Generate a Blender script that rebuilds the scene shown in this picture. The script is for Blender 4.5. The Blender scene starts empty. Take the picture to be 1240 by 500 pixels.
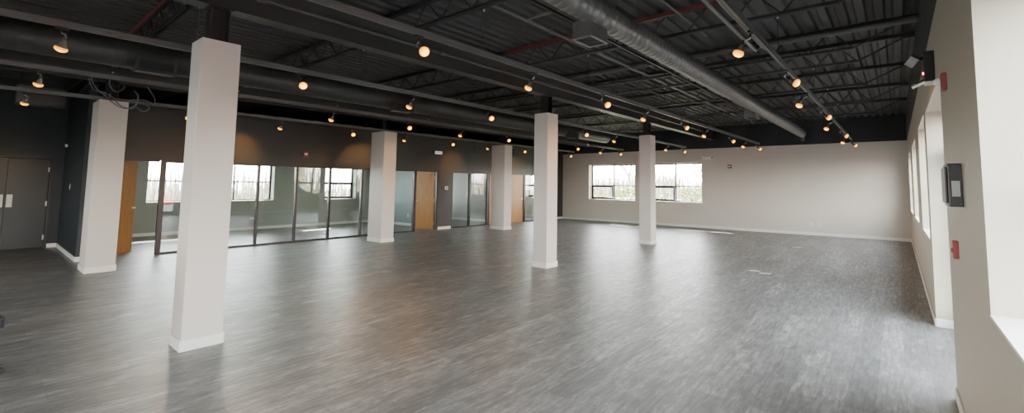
import bpy, math, random
from mathutils import Vector, Matrix
random.seed(7)
S = bpy.context.scene
COL = S.collection

# ------------------------------------------------------------------ constants of the place (metres)
EYE = 1.62
XR = 0.312          # inner face of right wall
YF = 17.807         # inner face of far wall
XG = -12.915        # dark office partition line
XB = -17.40         # inner face of office outer wall
XE = -16.10         # entry door wall
YP = 1.36           # partition between entry and offices
YN = -5.5           # wall behind the viewpoint
ZW = 3.126          # top of light wall paint
ZD = 3.95           # underside of roof deck
TH = 0.34           # outer wall thickness
COLH = 3.063

# ------------------------------------------------------------------ materials
def nodes(name):
    m = bpy.data.materials.new(name); m.use_nodes = True
    nt = m.node_tree; nt.nodes.clear()
    out = nt.nodes.new('ShaderNodeOutputMaterial')
    return m, nt, out

def paint(name, col, rough=0.6, var=0.06, scale=6.0, bump=0.02, metal=0.0, spec=0.5, bscale=120.0):
    m, nt, out = nodes(name)
    b = nt.nodes.new('ShaderNodeBsdfPrincipled')
    b.inputs['Roughness'].default_value = rough
    b.inputs['Metallic'].default_value = metal
    b.inputs['Specular IOR Level'].default_value = spec
    tc = nt.nodes.new('ShaderNodeTexCoord')
    n = nt.nodes.new('ShaderNodeTexNoise'); n.inputs['Scale'].default_value = scale; n.inputs['Detail'].default_value = 5
    r = nt.nodes.new('ShaderNodeValToRGB')
    c = Vector(col[:3])
    r.color_ramp.elements[0].position = 0.3; r.color_ramp.elements[1].position = 0.7
    r.color_ramp.elements[0].color = (*(c * (1 - var)), 1)
    r.color_ramp.elements[1].color = (*(c * (1 + var)), 1)
    nt.links.new(tc.outputs['Object'], n.inputs['Vector'])
    nt.links.new(n.outputs['Fac'], r.inputs['Fac'])
    nt.links.new(r.outputs['Color'], b.inputs['Base Color'])
    if bump:
        n2 = nt.nodes.new('ShaderNodeTexNoise'); n2.inputs['Scale'].default_value = bscale; n2.inputs['Detail'].default_value = 3
        bp = nt.nodes.new('ShaderNodeBump'); bp.inputs['Strength'].default_value = min(1, bump * 10); bp.inputs['Distance'].default_value = 0.002
        nt.links.new(tc.outputs['Object'], n2.inputs['Vector'])
        nt.links.new(n2.outputs['Fac'], bp.inputs['Height'])
        nt.links.new(bp.outputs['Normal'], b.inputs['Normal'])
    nt.links.new(b.outputs['BSDF'], out.inputs['Surface'])
    return m

def glow(name, core, edge, s_core, s_edge, rad):
    m, nt, out = nodes(name)
    tc = nt.nodes.new('ShaderNodeTexCoord')
    sep = nt.nodes.new('ShaderNodeSeparateXYZ')
    cmb = nt.nodes.new('ShaderNodeCombineXYZ')
    ln = nt.nodes.new('ShaderNodeVectorMath'); ln.operation = 'LENGTH'
    mr = nt.nodes.new('ShaderNodeMapRange'); mr.inputs['From Min'].default_value = rad * 0.35; mr.inputs['From Max'].default_value = rad
    mix = nt.nodes.new('ShaderNodeMix'); mix.data_type = 'RGBA'
    mix.inputs['A'].default_value = (*[c * s_core for c in core], 1)
    mix.inputs['B'].default_value = (*[c * s_edge for c in edge], 1)
    e = nt.nodes.new('ShaderNodeEmission')
    nt.links.new(tc.outputs['Object'], sep.inputs[0])
    nt.links.new(sep.outputs['X'], cmb.inputs['X']); nt.links.new(sep.outputs['Y'], cmb.inputs['Y'])
    nt.links.new(cmb.outputs[0], ln.inputs[0]); nt.links.new(ln.outputs['Value'], mr.inputs['Value'])
    nt.links.new(mr.outputs[0], mix.inputs['Factor']); nt.links.new(mix.outputs['Result'], e.inputs['Color'])
    nt.links.new(e.outputs[0], out.inputs['Surface'])
    return m

def emis(name, col, s):
    m, nt, out = nodes(name)
    e = nt.nodes.new('ShaderNodeEmission'); e.inputs['Color'].default_value = (*col, 1); e.inputs['Strength'].default_value = s
    nt.links.new(e.outputs[0], out.inputs['Surface'])
    return m

def glass(name, tint=(0.93, 0.96, 0.95), ior=1.5, extra=0.0):
    m, nt, out = nodes(name)
    t = nt.nodes.new('ShaderNodeBsdfTransparent'); t.inputs['Color'].default_value = (*tint, 1)
    g = nt.nodes.new('ShaderNodeBsdfGlossy'); g.inputs['Roughness'].default_value = 0.0
    f = nt.nodes.new('ShaderNodeFresnel'); f.inputs['IOR'].default_value = ior
    a = nt.nodes.new('ShaderNodeMath'); a.operation = 'ADD'; a.inputs[1].default_value = extra; a.use_clamp = True
    mx = nt.nodes.new('ShaderNodeMixShader')
    ge = nt.nodes.new('ShaderNodeNewGeometry'); mi = nt.nodes.new('ShaderNodeMapRange')
    mi.inputs['To Min'].default_value = ior; mi.inputs['To Max'].default_value = 1.0 / ior
    nt.links.new(ge.outputs['Backfacing'], mi.inputs['Value']); nt.links.new(mi.outputs[0], f.inputs['IOR'])
    nt.links.new(f.outputs[0], a.inputs[0]); nt.links.new(a.outputs[0], mx.inputs[0])
    nt.links.new(t.outputs[0], mx.inputs[1]); nt.links.new(g.outputs[0], mx.inputs[2])
    nt.links.new(mx.outputs[0], out.inputs['Surface'])
    return m

def floor_mat():
    m, nt, out = nodes('vinyl_plank_floor')
    N = nt.nodes.new; L = nt.links.new
    b = N('ShaderNodeBsdfPrincipled')
    tc = N('ShaderNodeTexCoord')
    # planks run along Y: swap axes so brick rows run along Y
    mp = N('ShaderNodeMapping'); mp.inputs['Rotation'].default_value = (0, 0, math.radians(90))
    L(tc.outputs['Object'], mp.inputs['Vector'])
    br = N('ShaderNodeTexBrick'); br.offset = 0.37; br.squash = 1
    br.inputs['Scale'].default_value = 1.0
    br.inputs['Brick Width'].default_value = 1.22; br.inputs['Row Height'].default_value = 0.185
    br.inputs['Mortar Size'].default_value = 0.0012; br.inputs['Mortar Smooth'].default_value = 0.3
    br.inputs['Color1'].default_value = (0, 0, 0, 1); br.inputs['Color2'].default_value = (1, 1, 1, 1)
    br.inputs['Mortar'].default_value = (0.5, 0.5, 0.5, 1); br.inputs['Bias'].default_value = 0
    L(mp.outputs[0], br.inputs['Vector'])
    rg = N('ShaderNodeRGBToBW'); L(br.outputs['Color'], rg.inputs[0])
    # wood grain stretched along the plank
    mg = N('ShaderNodeMapping'); mg.inputs['Scale'].default_value = (9.0, 1.1, 1.0)
    L(tc.outputs['Object'], mg.inputs['Vector'])
    ng = N('ShaderNodeTexNoise'); ng.inputs['Scale'].default_value = 3.2; ng.inputs['Detail'].default_value = 7; ng.inputs['Roughness'].default_value = 0.62; ng.inputs['Distortion'].default_value = 0.5
    L(mg.outputs[0], ng.inputs['Vector'])
    # chalky saw-mark patches
    mw = N('ShaderNodeMapping'); mw.inputs['Scale'].default_value = (5.5, 2.4, 1.0)
    L(tc.outputs['Object'], mw.inputs['Vector'])
    nw = N('ShaderNodeTexNoise'); nw.inputs['Scale'].default_value = 2.2; nw.inputs['Detail'].default_value = 9; nw.inputs['Roughness'].default_value = 0.72
    L(mw.outputs[0], nw.inputs['Vector'])
    a1 = N('ShaderNodeMath'); a1.operation = 'MULTIPLY'; a1.inputs[1].default_value = 0.16; L(rg.outputs[0], a1.inputs[0])
    a2 = N('ShaderNodeMath'); a2.operation = 'MULTIPLY_ADD'; a2.inputs[1].default_value = 0.65; L(ng.outputs['Fac'], a2.inputs[0]); L(a1.outputs[0], a2.inputs[2])
    a3 = N('ShaderNodeMath'); a3.operation = 'MULTIPLY_ADD'; a3.inputs[1].default_value = 0.72; L(nw.outputs['Fac'], a3.inputs[0]); L(a2.outputs[0], a3.inputs[2])
    cr = N('ShaderNodeValToRGB')
    E = cr.color_ramp.elements
    E[0].position = 0.52; E[0].color = (0.080, 0.079, 0.077, 1)
    E[1].position = 0.99; E[1].color = (0.30, 0.295, 0.285, 1)
    e = E.new(0.73); e.color = (0.122, 0.120, 0.117, 1)
    e = E.new(0.87); e.color = (0.178, 0.175, 0.170, 1)
    # small pale flecks
    mk = N('ShaderNodeMapping'); mk.inputs['Scale'].default_value = (16.0, 6.0, 1.0); L(tc.outputs['Object'], mk.inputs['Vector'])
    nk = N('ShaderNodeTexNoise'); nk.inputs['Scale'].default_value = 2.0; nk.inputs['Detail'].default_value = 5; nk.inputs['Roughness'].default_value = 0.7; L(mk.outputs[0], nk.inputs['Vector'])
    kr = N('ShaderNodeMapRange'); kr.inputs['From Min'].default_value = 0.53; kr.inputs['From Max'].default_value = 0.75; kr.inputs['To Max'].default_value = 0.20; L(nk.outputs['Fac'], kr.inputs['Value'])
    a4 = N('ShaderNodeMath'); a4.operation = 'ADD'; L(a3.outputs[0], a4.inputs[0]); L(kr.outputs[0], a4.inputs[1]); a4x = N('ShaderNodeMath'); a4x.operation = 'MINIMUM'; a4x.inputs[1].default_value = 0.985; L(a4.outputs[0], a4x.inputs[0])
    L(a4x.outputs[0], cr.inputs[0])
    mm = N('ShaderNodeMix'); mm.data_type = 'RGBA'; mm.inputs['B'].default_value = (0.03, 0.03, 0.03, 1)
    L(br.outputs['Fac'], mm.inputs['Factor']); L(cr.outputs[0], mm.inputs['A'])
    L(mm.outputs['Result'], b.inputs['Base Color'])
    rr = N('ShaderNodeMapRange'); rr.inputs['From Min'].default_value = 0.28; rr.inputs['From Max'].default_value = 0.7
    rr.inputs['To Min'].default_value = 0.50; rr.inputs['To Max'].default_value = 0.31
    L(ng.outputs['Fac'], rr.inputs['Value']); L(rr.outputs[0], b.inputs['Roughness'])
    b.inputs['Specular IOR Level'].default_value = 0.54
    # slow waviness plus grain relief
    nb = N('ShaderNodeTexNoise'); nb.inputs['Scale'].default_value = 2.6; nb.inputs['Detail'].default_value = 3
    mb = N('ShaderNodeMapping'); mb.inputs['Scale'].default_value = (5.0, 0.8, 1.0); L(tc.outputs['Object'], mb.inputs['Vector']); L(mb.outputs[0], nb.inputs['Vector'])
    b1 = N('ShaderNodeBump'); b1.inputs['Strength'].default_value = 0.55; b1.inputs['Distance'].default_value = 0.006
    L(nb.outputs['Fac'], b1.inputs['Height'])
    b2 = N('ShaderNodeBump'); b2.inputs['Strength'].default_value = 0.5; b2.inputs['Distance'].default_value = 0.0036
    L(ng.outputs['Fac'], b2.inputs['Height']); L(b1.outputs[0], b2.inputs['Normal'])
    b3 = N('ShaderNodeBump'); b3.invert = True; b3.inputs['Strength'].default_value = 0.4; b3.inputs['Distance'].default_value = 0.001
    L(br.outputs['Fac'], b3.inputs['Height']); L(b2.outputs[0], b3.inputs['Normal'])
    L(b3.outputs[0], b.inputs['Normal'])
    L(b.outputs[0], out.inputs['Surface'])
    return m

def wood_mat():
    m, nt, out = nodes('maple_door_veneer')
    N = nt.nodes.new; L = nt.links.new
    b = N('ShaderNodeBsdfPrincipled'); b.inputs['Roughness'].default_value = 0.42
    tc = N('ShaderNodeTexCoord'); mp = N('ShaderNodeMapping'); mp.inputs['Scale'].default_value = (14, 14, 1.0)
    n = N('ShaderNodeTexNoise'); n.inputs['Scale'].default_value = 2.4; n.inputs['Detail'].default_value = 6; n.inputs['Distortion'].default_value = 0.6
    r = N('ShaderNodeValToRGB')
    r.color_ramp.elements[0].position = 0.3; r.color_ramp.elements[0].color = (0.30, 0.135, 0.030, 1)
    r.color_ramp.elements[1].position = 0.75; r.color_ramp.elements[1].color = (0.42, 0.21, 0.055, 1)
    L(tc.outputs['Object'], mp.inputs[0]); L(mp.outputs[0], n.inputs['Vector']); L(n.outputs['Fac'], r.inputs[0]); L(r.outputs[0], b.inputs['Base Color'])
    L(b.outputs[0], out.inputs['Surface'])
    return m

M = dict(
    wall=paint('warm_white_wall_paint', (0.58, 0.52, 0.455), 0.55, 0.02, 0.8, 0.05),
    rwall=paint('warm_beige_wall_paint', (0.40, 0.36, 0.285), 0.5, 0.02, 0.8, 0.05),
    pillar=paint('pale_pillar_paint', (0.60, 0.54, 0.49), 0.5, 0.015, 1.5, 0.04),
    trim=paint('white_trim_paint', (0.74, 0.72, 0.67), 0.4, 0.02, 3, 0.0),
    dark=paint('charcoal_wall_paint', (0.040, 0.037, 0.035), 0.5, 0.05, 1.2, 0.05),
    navy=paint('blue_black_wall_paint', (0.018, 0.023, 0.027), 0.55, 0.05, 1.2, 0.05),
    black=paint('black_ceiling_paint', (0.048, 0.048, 0.048), 0.6, 0.12, 2.0, 0.03),
    upper=paint('black_upper_wall_paint', (0.022, 0.025, 0.028), 0.7, 0.08, 1.5, 0.03),
    steel=paint('black_painted_steel', (0.020, 0.021, 0.022), 0.5, 0.12, 3.0, 0.03),
    beam=paint('dark_grey_painted_beam', (0.047, 0.045, 0.043), 0.45, 0.10, 2.0, 0.03),
    rail=paint('grey_track_metal', (0.13, 0.13, 0.125), 0.4, 0.08, 4.0, 0.0, 0.3),
    pipe=paint('dark_painted_pipe', (0.075, 0.072, 0.068), 0.4, 0.1, 3.0, 0.0, 0.2),
    duct=paint('dark_galvanised_duct', (0.15, 0.145, 0.14), 0.38, 0.10, 2.5, 0.0, 0.45),
    duct2=paint('black_painted_duct', (0.045, 0.044, 0.043), 0.42, 0.08, 2.5, 0.0, 0.1),
    primer=paint('red_oxide_primer', (0.17, 0.035, 0.03), 0.6, 0.2, 8.0, 0.0),
    office=paint('grey_green_office_paint', (0.29, 0.315, 0.29), 0.6, 0.02, 1.0, 0.04),
    teal=paint('teal_office_paint', (0.19, 0.265, 0.275), 0.6, 0.02, 1.0, 0.04),
    officegrey=paint('pale_grey_office_paint', (0.42, 0.43, 0.40), 0.6, 0.02, 1.0, 0.04),
    frame=paint('dark_bronze_frame', (0.030, 0.022, 0.022), 0.35, 0.08, 4.0, 0.0, 0.3),
    doorblk=paint('blue_black_door_paint', (0.015, 0.020, 0.023), 0.4, 0.05, 2.0, 0.0),
    metal=paint('brushed_nickel', (0.55, 0.54, 0.52), 0.3, 0.04, 20.0, 0.0, 0.9),
    plate=paint('satin_steel_plate', (0.50, 0.49, 0.46), 0.45, 0.05, 20.0, 0.0, 0.3),
    white=paint('white_plastic', (0.75, 0.74, 0.70), 0.4, 0.02, 5.0, 0.0),
    red=paint('red_fire_alarm_plastic', (0.27, 0.035, 0.035), 0.35, 0.04, 8.0, 0.0),
    blackp=paint('black_plastic', (0.015, 0.015, 0.018), 0.35, 0.08, 8.0, 0.0),
    greyp=paint('grey_plastic', (0.36, 0.37, 0.36), 0.35, 0.04, 8.0, 0.0),
    reflector=paint('silver_bulb_reflector', (0.50, 0.44, 0.38), 0.25, 0.05, 20.0, 0.0, 0.7),
    cable=paint('grey_cable_jacket', (0.16, 0.17, 0.18), 0.5, 0.1, 10.0, 0.0),
    wood=wood_mat(),
    floor=floor_mat(),
    glass=glass('office_partition_glass', (0.90, 0.94, 0.93), 1.52, 0.02),
    pane=glass('window_glass', (0.95, 0.97, 0.97), 1.45),
    lens=glow('warm_lamp_lens', (1.0, 0.50, 0.03), (1.0, 0.26, 0.0), 2.4, 0.65, 0.052),
    redled=emis('red_indicator', (1.0, 0.03, 0.02), 6.0),
    ground=paint('pale_asphalt', (0.075, 0.075, 0.075), 0.8, 0.12, 1.0, 0.0),
    grass=paint('winter_grass', (0.060, 0.062, 0.030), 0.9, 0.25, 2.0, 0.0),
    leaf=paint('evergreen_leaves', (0.20, 0.24, 0.05), 0.6, 0.45, 9.0, 0.0),
    bark=paint('bare_branch_bark', (0.26, 0.215, 0.17), 0.8, 0.2, 6.0, 0.0),
    brush=paint('dry_brush', (0.24, 0.21, 0.15), 0.9, 0.4, 1.2, 0.0),
    carred=paint('red_car_paint', (0.55, 0.008, 0.015), 0.25, 0.02, 3.0, 0.0),
    carblue=paint('pale_blue_car_paint', (0.07, 0.10, 0.13), 0.25, 0.02, 3.0, 0.0),
    tyre=paint('black_rubber', (0.01, 0.01, 0.01), 0.7, 0.1, 10.0, 0.0),
    carglass=paint('dark_car_glass', (0.02, 0.03, 0.035), 0.08, 0.02, 3.0, 0.0),
    fabric=paint('dark_chair_fabric', (0.018, 0.020, 0.024), 0.8, 0.15, 30.0, 0.03),
)

# ------------------------------------------------------------------ mesh builder
class MB:
    def __init__(s): s.v = []; s.f = []; s.mi = []; s.sm = []
    def add(s, vs, fs, smooth=False, mi=0):
        o = len(s.v); s.v += [tuple(v) for v in vs]
        for f in fs: s.f.append(tuple(o + i for i in f)); s.mi.append(mi); s.sm.append(smooth)
    def box(s, x0, x1, y0, y1, z0, z1, mi=0, skip=()):
        vs = [(x0, y0, z0), (x1, y0, z0), (x1, y1, z0), (x0, y1, z0), (x0, y0, z1), (x1, y0, z1), (x1, y1, z1), (x0, y1, z1)]
        fs = {'-z': (0, 3, 2, 1), '+z': (4, 5, 6, 7), '-y': (0, 1, 5, 4), '+x': (1, 2, 6, 5), '+y': (2, 3, 7, 6), '-x': (3, 0, 4, 7)}
        s.add(vs, [f for k, f in fs.items() if k not in skip], False, mi)
        return s
    def bar(s, a, b, w, h=None, mi=0):
        a = Vector(a); b = Vector(b); h = h or w
        d = (b - a).normalized(); up = Vector((0, 0, 1)) if abs(d.z) < 0.95 else Vector((1, 0, 0))
        r = d.cross(up).normalized(); u = r.cross(d).normalized()
        vs = []
        for p in (a, b):
            for i, j in ((-1, -1), (1, -1), (1, 1), (-1, 1)): vs.append(p + r * (i * w / 2) + u * (j * h / 2))
        s.add(vs, [(0, 1, 2, 3), (7, 6, 5, 4), (0, 4, 5, 1), (1, 5, 6, 2), (2, 6, 7, 3), (3, 7, 4, 0)], False, mi)
        return s
    def rings(s, rings, caps=True, mi=0, smooth=True):
        n = len(rings[0]); vs = [p for r in rings for p in r]; fs = []
        for k in range(len(rings) - 1):
            for i in range(n):
                j = (i + 1) % n
                fs.append((k * n + i, k * n + j, (k + 1) * n + j, (k + 1) * n + i))
        s.add(vs, fs, smooth, mi)
        if caps:
            s.add(rings[0], [tuple(range(n))[::-1]], False, mi); s.add(rings[-1], [tuple(range(n))], False, mi)
        return s
    def tube(s, pts, rad, n=8, mi=0, caps=True):
        pts = [Vector(p) for p in pts]; R = rad if isinstance(rad, (list, tuple)) else [rad] * len(pts)
        rs = []; prev = None
        for i, p in enumerate(pts):
            d = (pts[min(i + 1, len(pts) - 1)] - pts[max(i - 1, 0)]).normalized()
            if prev is None:
                ref = Vector((0, 0, 1)) if abs(d.z) < 0.9 else Vector((1, 0, 0))
                r = d.cross(ref).normalized()
            else:
                r = (prev - d * prev.dot(d)).normalized()
            prev = r; u = r.cross(d)
            rs.append([p + (r * math.cos(2 * math.pi * k / n) + u * math.sin(2 * math.pi * k / n)) * R[i] for k in range(n)])
        s.rings(rs, caps, mi); return s
    def lathe(s, prof, n=20, mi=0, caps=True, mat=None):
        rs = []
        for z, r in prof:
            ring = [Vector((r * math.cos(2 * math.pi * k / n), r * math.sin(2 * math.pi * k / n), z)) for k in range(n)]
            if mat is not None: ring = [mat @ p for p in ring]
            rs.append(ring)
        s.rings(rs, caps, mi); return s
    def build(s, name, mats, parent=None, bevel=0.0, loc=None):
        me = bpy.data.meshes.new(name); me.from_pydata(s.v, [], s.f)
        for p, mi, sm in zip(me.polygons, s.mi, s.sm): p.material_index = mi; p.use_smooth = sm
        for m in (mats if isinstance(mats, (list, tuple)) else [mats]): me.materials.append(m)
        me.update()
        o = bpy.data.objects.new(name, me); COL.objects.link(o)
        if parent is not None: o.parent = parent
        if loc is not None: o.location = loc
        if bevel:
            md = o.modifiers.new('bevel', 'BEVEL'); md.width = bevel; md.segments = 2; md.limit_method = 'ANGLE'
        return o

def tag(o, label=None, cat=None, group=None, kind=None):
    if label: o['label'] = label
    if cat: o['category'] = cat
    if group: o['group'] = group
    if kind: o['kind'] = kind
    return o
def thing(name, label, cat, loc=(0, 0, 0), rz=0.0, group=None, kind=None):
    o = bpy.data.objects.new(name, None); COL.objects.link(o); o.empty_display_size = 0.1
    o.location = loc; o.rotation_euler = (0, 0, rz)
    return tag(o, label, cat, group, kind)
def dup(root, loc, rz=None, label=None, group=None, rot=None):
    r = root.copy(); COL.objects.link(r); r.location = loc
    if rz is not None: r.rotation_euler = (0, 0, rz)
    if label: r['label'] = label
    if group: r['group'] = group
    for ch in list(root.children):
        c = ch.copy(); COL.objects.link(c); c.parent = r
        for g in list(ch.children):
            d = g.copy(); COL.objects.link(d); d.parent = c
    return r
ORD = ['first', 'second', 'third', 'fourth', 'fifth', 'sixth', 'seventh', 'eighth', 'ninth', 'tenth', 'eleventh', 'twelfth', 'thirteenth']

def wall_with_holes(name, mats, axis, c0, c1, a0, a1, z0, z1, holes, label, zsplit=None):
    """solid wall: thickness c0..c1 on `axis`, running a0..a1, with rectangular holes (a,b,zlo,zhi)."""
    mb = MB()
    us = sorted({a0, a1, *[h[0] for h in holes], *[h[1] for h in holes]})
    zs = sorted({z0, z1, *([zsplit] if zsplit else []), *[h[2] for h in holes], *[h[3] for h in holes]})
    us = [u for u in us if a0 - 1e-6 <= u <= a1 + 1e-6]; zs = [z for z in zs if z0 - 1e-6 <= z <= z1 + 1e-6]
    def solid(i, j):
        if i < 0 or j < 0 or i >= len(us) - 1 or j >= len(zs) - 1: return False
        um = (us[i] + us[i + 1]) / 2; zm = (zs[j] + zs[j + 1]) / 2
        return not any(h[0] < um < h[1] and h[2] < zm < h[3] for h in holes)
    for i in range(len(us) - 1):
        for j in range(len(zs) - 1):
            if not solid(i, j): continue
            sk = []
            names = ('-x', '+x', '-y', '+y')
            lo, hi = (('-y', '+y') if axis == 'X' else ('-x', '+x'))
            if solid(i - 1, j): sk.append(lo)
            if solid(i + 1, j): sk.append(hi)
            if solid(i, j - 1): sk.append('-z')
            if solid(i, j + 1): sk.append('+z')
            mi = 1 if (zsplit and zs[j] >= zsplit - 1e-6) else 0
            if axis == 'X': mb.box(c0, c1, us[i], us[i + 1], zs[j], zs[j + 1], mi, sk)
            else: mb.box(us[i], us[i + 1], c0, c1, zs[j], zs[j + 1], mi, sk)
    return tag(mb.build(name, mats), label, 'wall', kind='structure')

# ------------------------------------------------------------------ shell
SILL, HEAD, RAILZ = 0.98, 2.58, 1.62
far_w = [(-15.30, -13.10), (-11.40, -9.02), (-8.46, -6.10)]
right_w = [(-3.6, -1.2), (0.35, 2.84), (7.50, 9.40), (10.90, 13.20), (14.60, 16.90)]
office_w = [(3.18, 6.58), (8.38, 9.63)]
office_w3 = [(12.0, 13.2), (15.6, 17.0)]
door_alc = (4.79, 7.12)

fl = MB().box(-17.4, 0.6, YN, YF, -0.12, 0.0).build('floor', M['floor'])
tag(fl, 'grey wood-look vinyl plank floor with soft window glare', 'floor', kind='structure')

# corrugated roof deck, ribs running toward the far wall
mb = MB(); x = -17.74; prof = []
while x < XR + TH + 0.2:
    prof += [(x, ZD), (x + 0.09, ZD), (x + 0.115, ZD + 0.05), (x + 0.175, ZD + 0.05)]
    x += 0.20
n = len(prof)
vs = [(a, YN - 0.3, z) for a, z in prof] + [(a, YF + TH, z) for a, z in prof]
mb.add(vs, [(i, i + 1, n + i + 1, n + i) for i in range(n - 1)])
mb.box(-17.74, XR + TH, YN - 0.3, YF + TH, ZD + 0.06, ZD + 0.16)
tag(mb.build('ceiling', M['black']), 'black corrugated metal roof deck above open joists', 'ceiling', kind='structure')

holes = [(a, b, SILL, HEAD) for a, b in far_w]
wall_with_holes('wall_far', [M['wall'], M['upper']], 'Y', YF, YF + TH, -17.74, XR + TH, -0.12, ZD + 0.05, holes,
                'warm white far wall with windows under a black band', zsplit=ZW)
holes = [(a, b, SILL if a > 3 else 1.05, HEAD) for a, b in right_w] + [(door_alc[0], door_alc[1], -0.02, 2.55)]
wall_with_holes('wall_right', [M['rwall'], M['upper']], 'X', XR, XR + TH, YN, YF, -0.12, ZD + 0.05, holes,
                'beige right-hand wall close to the viewpoint with deep window recesses', zsplit=ZW)
wall_with_holes('wall_back', [M['wall'], M['upper']], 'Y', YN - 0.3, YN, -17.74, XR + TH, -0.12, ZD + 0.05,
                [(-3.4, -1.0, 0.98, 2.58), (-7.6, -5.2, 0.98, 2.58), (-11.6, -9.2, 0.98, 2.58)], 'warm white wall behind the viewpoint', zsplit=ZW)
holes = [(a, b, SILL, HEAD) for a, b in office_w + office_w3]
wall_with_holes('wall_left', [M['office'], M['upper']], 'X', XB - TH, XB, YN, YF, -0.12, ZD + 0.05, holes,
                'grey-green outer wall of the glazed offices', zsplit=3.2)
# entry alcove door wall
wall_with_holes('wall_entry', [M['navy']], 'X', XE - 0.12, XE, YN, YP, 0, ZD + 0.04, [(-0.17, 1.14, -0.1, 2.12)],
                'blue-black wall around the dark double doors')
# partition beside the entry
tag(MB().box(XB, XG, YP, YP + 0.12, 0, 3.57).build('wall_entry_side', M['navy']),
    'blue-black short wall between entry doors and offices', 'wall', kind='structure')
# header and piers of the office front
GH = 2.07
wall_with_holes('wall_office_front', [M['dark']], 'X', XG - 0.12, XG, YP + 0.12, YF, 0, 3.26,
                [(1.50, 10.22, -0.1, GH), (10.87, 16.52, -0.1, GH)],
                'charcoal wall above and between the office glass')
# dropped lid over the offices
tag(MB().box(XB, XG - 0.12, YP + 0.12, YF, 2.74, 2.80).build('ceiling_office', M['white']),
    'white flat ceiling inside the offices', 'ceiling', kind='structure')
tag(MB().box(XB, XG - 0.121, 10.44, 10.56, 0, 2.74).build('wall_office_teal', M['teal']),
    'teal partition inside the office behind an open wooden door', 'wall', kind='structure')
tag(MB().box(XB, XG - 0.121, 13.80, 13.92, 0, 2.74).build('wall_office_grey', M['officegrey']),
    'pale grey partition between the two far offices', 'wall', kind='structure')

def baseboard(name, x0, x1, y0, y1, mat='trim', lab=''):
    tag(MB().box(x0, x1, y0, y1, 0, 0.095).build(name, M[mat], bevel=0.004), lab, 'baseboard', kind='structure')
t = 0.014
baseboard('baseboard_far', XG, XR, YF - t, YF, lab='white baseboard along the far wall')
baseboard('baseboard_right', XR - t, XR, door_alc[1], YF, lab='pale baseboard along the right wall beyond the door recess')
baseboard('baseboard_right_near', XR - t, XR, YN, door_alc[0], lab='pale baseboard along the right wall nearest the viewpoint')
baseboard('baseboard_recess', XR, XR + TH - 0.06, door_alc[1] - t, door_alc[1], lab='pale baseboard in the door recess of the right wall')
baseboard('baseboard_entry_side', XE, XG, YP - t, YP, lab='pale baseboard under the short blue-black entry wall')
baseboard('baseboard_entry_corner', XG, XG + t, YP - t, 1.50, lab='pale baseboard on the corner by the open wooden door')
baseboard('baseboard_entry', XE, XE + t, 1.19, YP - t, lab='short pale baseboard beside the dark double doors')
baseboard('baseboard_pier', XG, XG + t, 10.26, 10.84, lab='white baseboard on the charcoal pier between office fronts')
baseboard('baseboard_office_end', XG, XG + t, 16.56, YF - t, lab='white baseboard on the charcoal wall end by the far wall')
baseboard('baseboard_office_back', XB, XB + t, YP + 0.12, 10.44, lab='pale baseboard at the back of the first office')
baseboard('baseboard_office_rear', XB, XB + t, 10.56, 13.80, lab='pale baseboard at the back of the middle office')
baseboard('baseboard_office_teal', XB + t, XG - 0.13, 10.44 - t, 10.44, lab='pale baseboard under the teal partition')
baseboard('baseboard_office_grey', XB + t, XG - 0.13, 13.80 - t, 13.80, lab='pale baseboard under the pale grey partition')
baseboard('baseboard_office_far', XB + t, XG - 0.13, YF - t, YF, lab='pale baseboard on the far wall of the last office')

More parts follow.
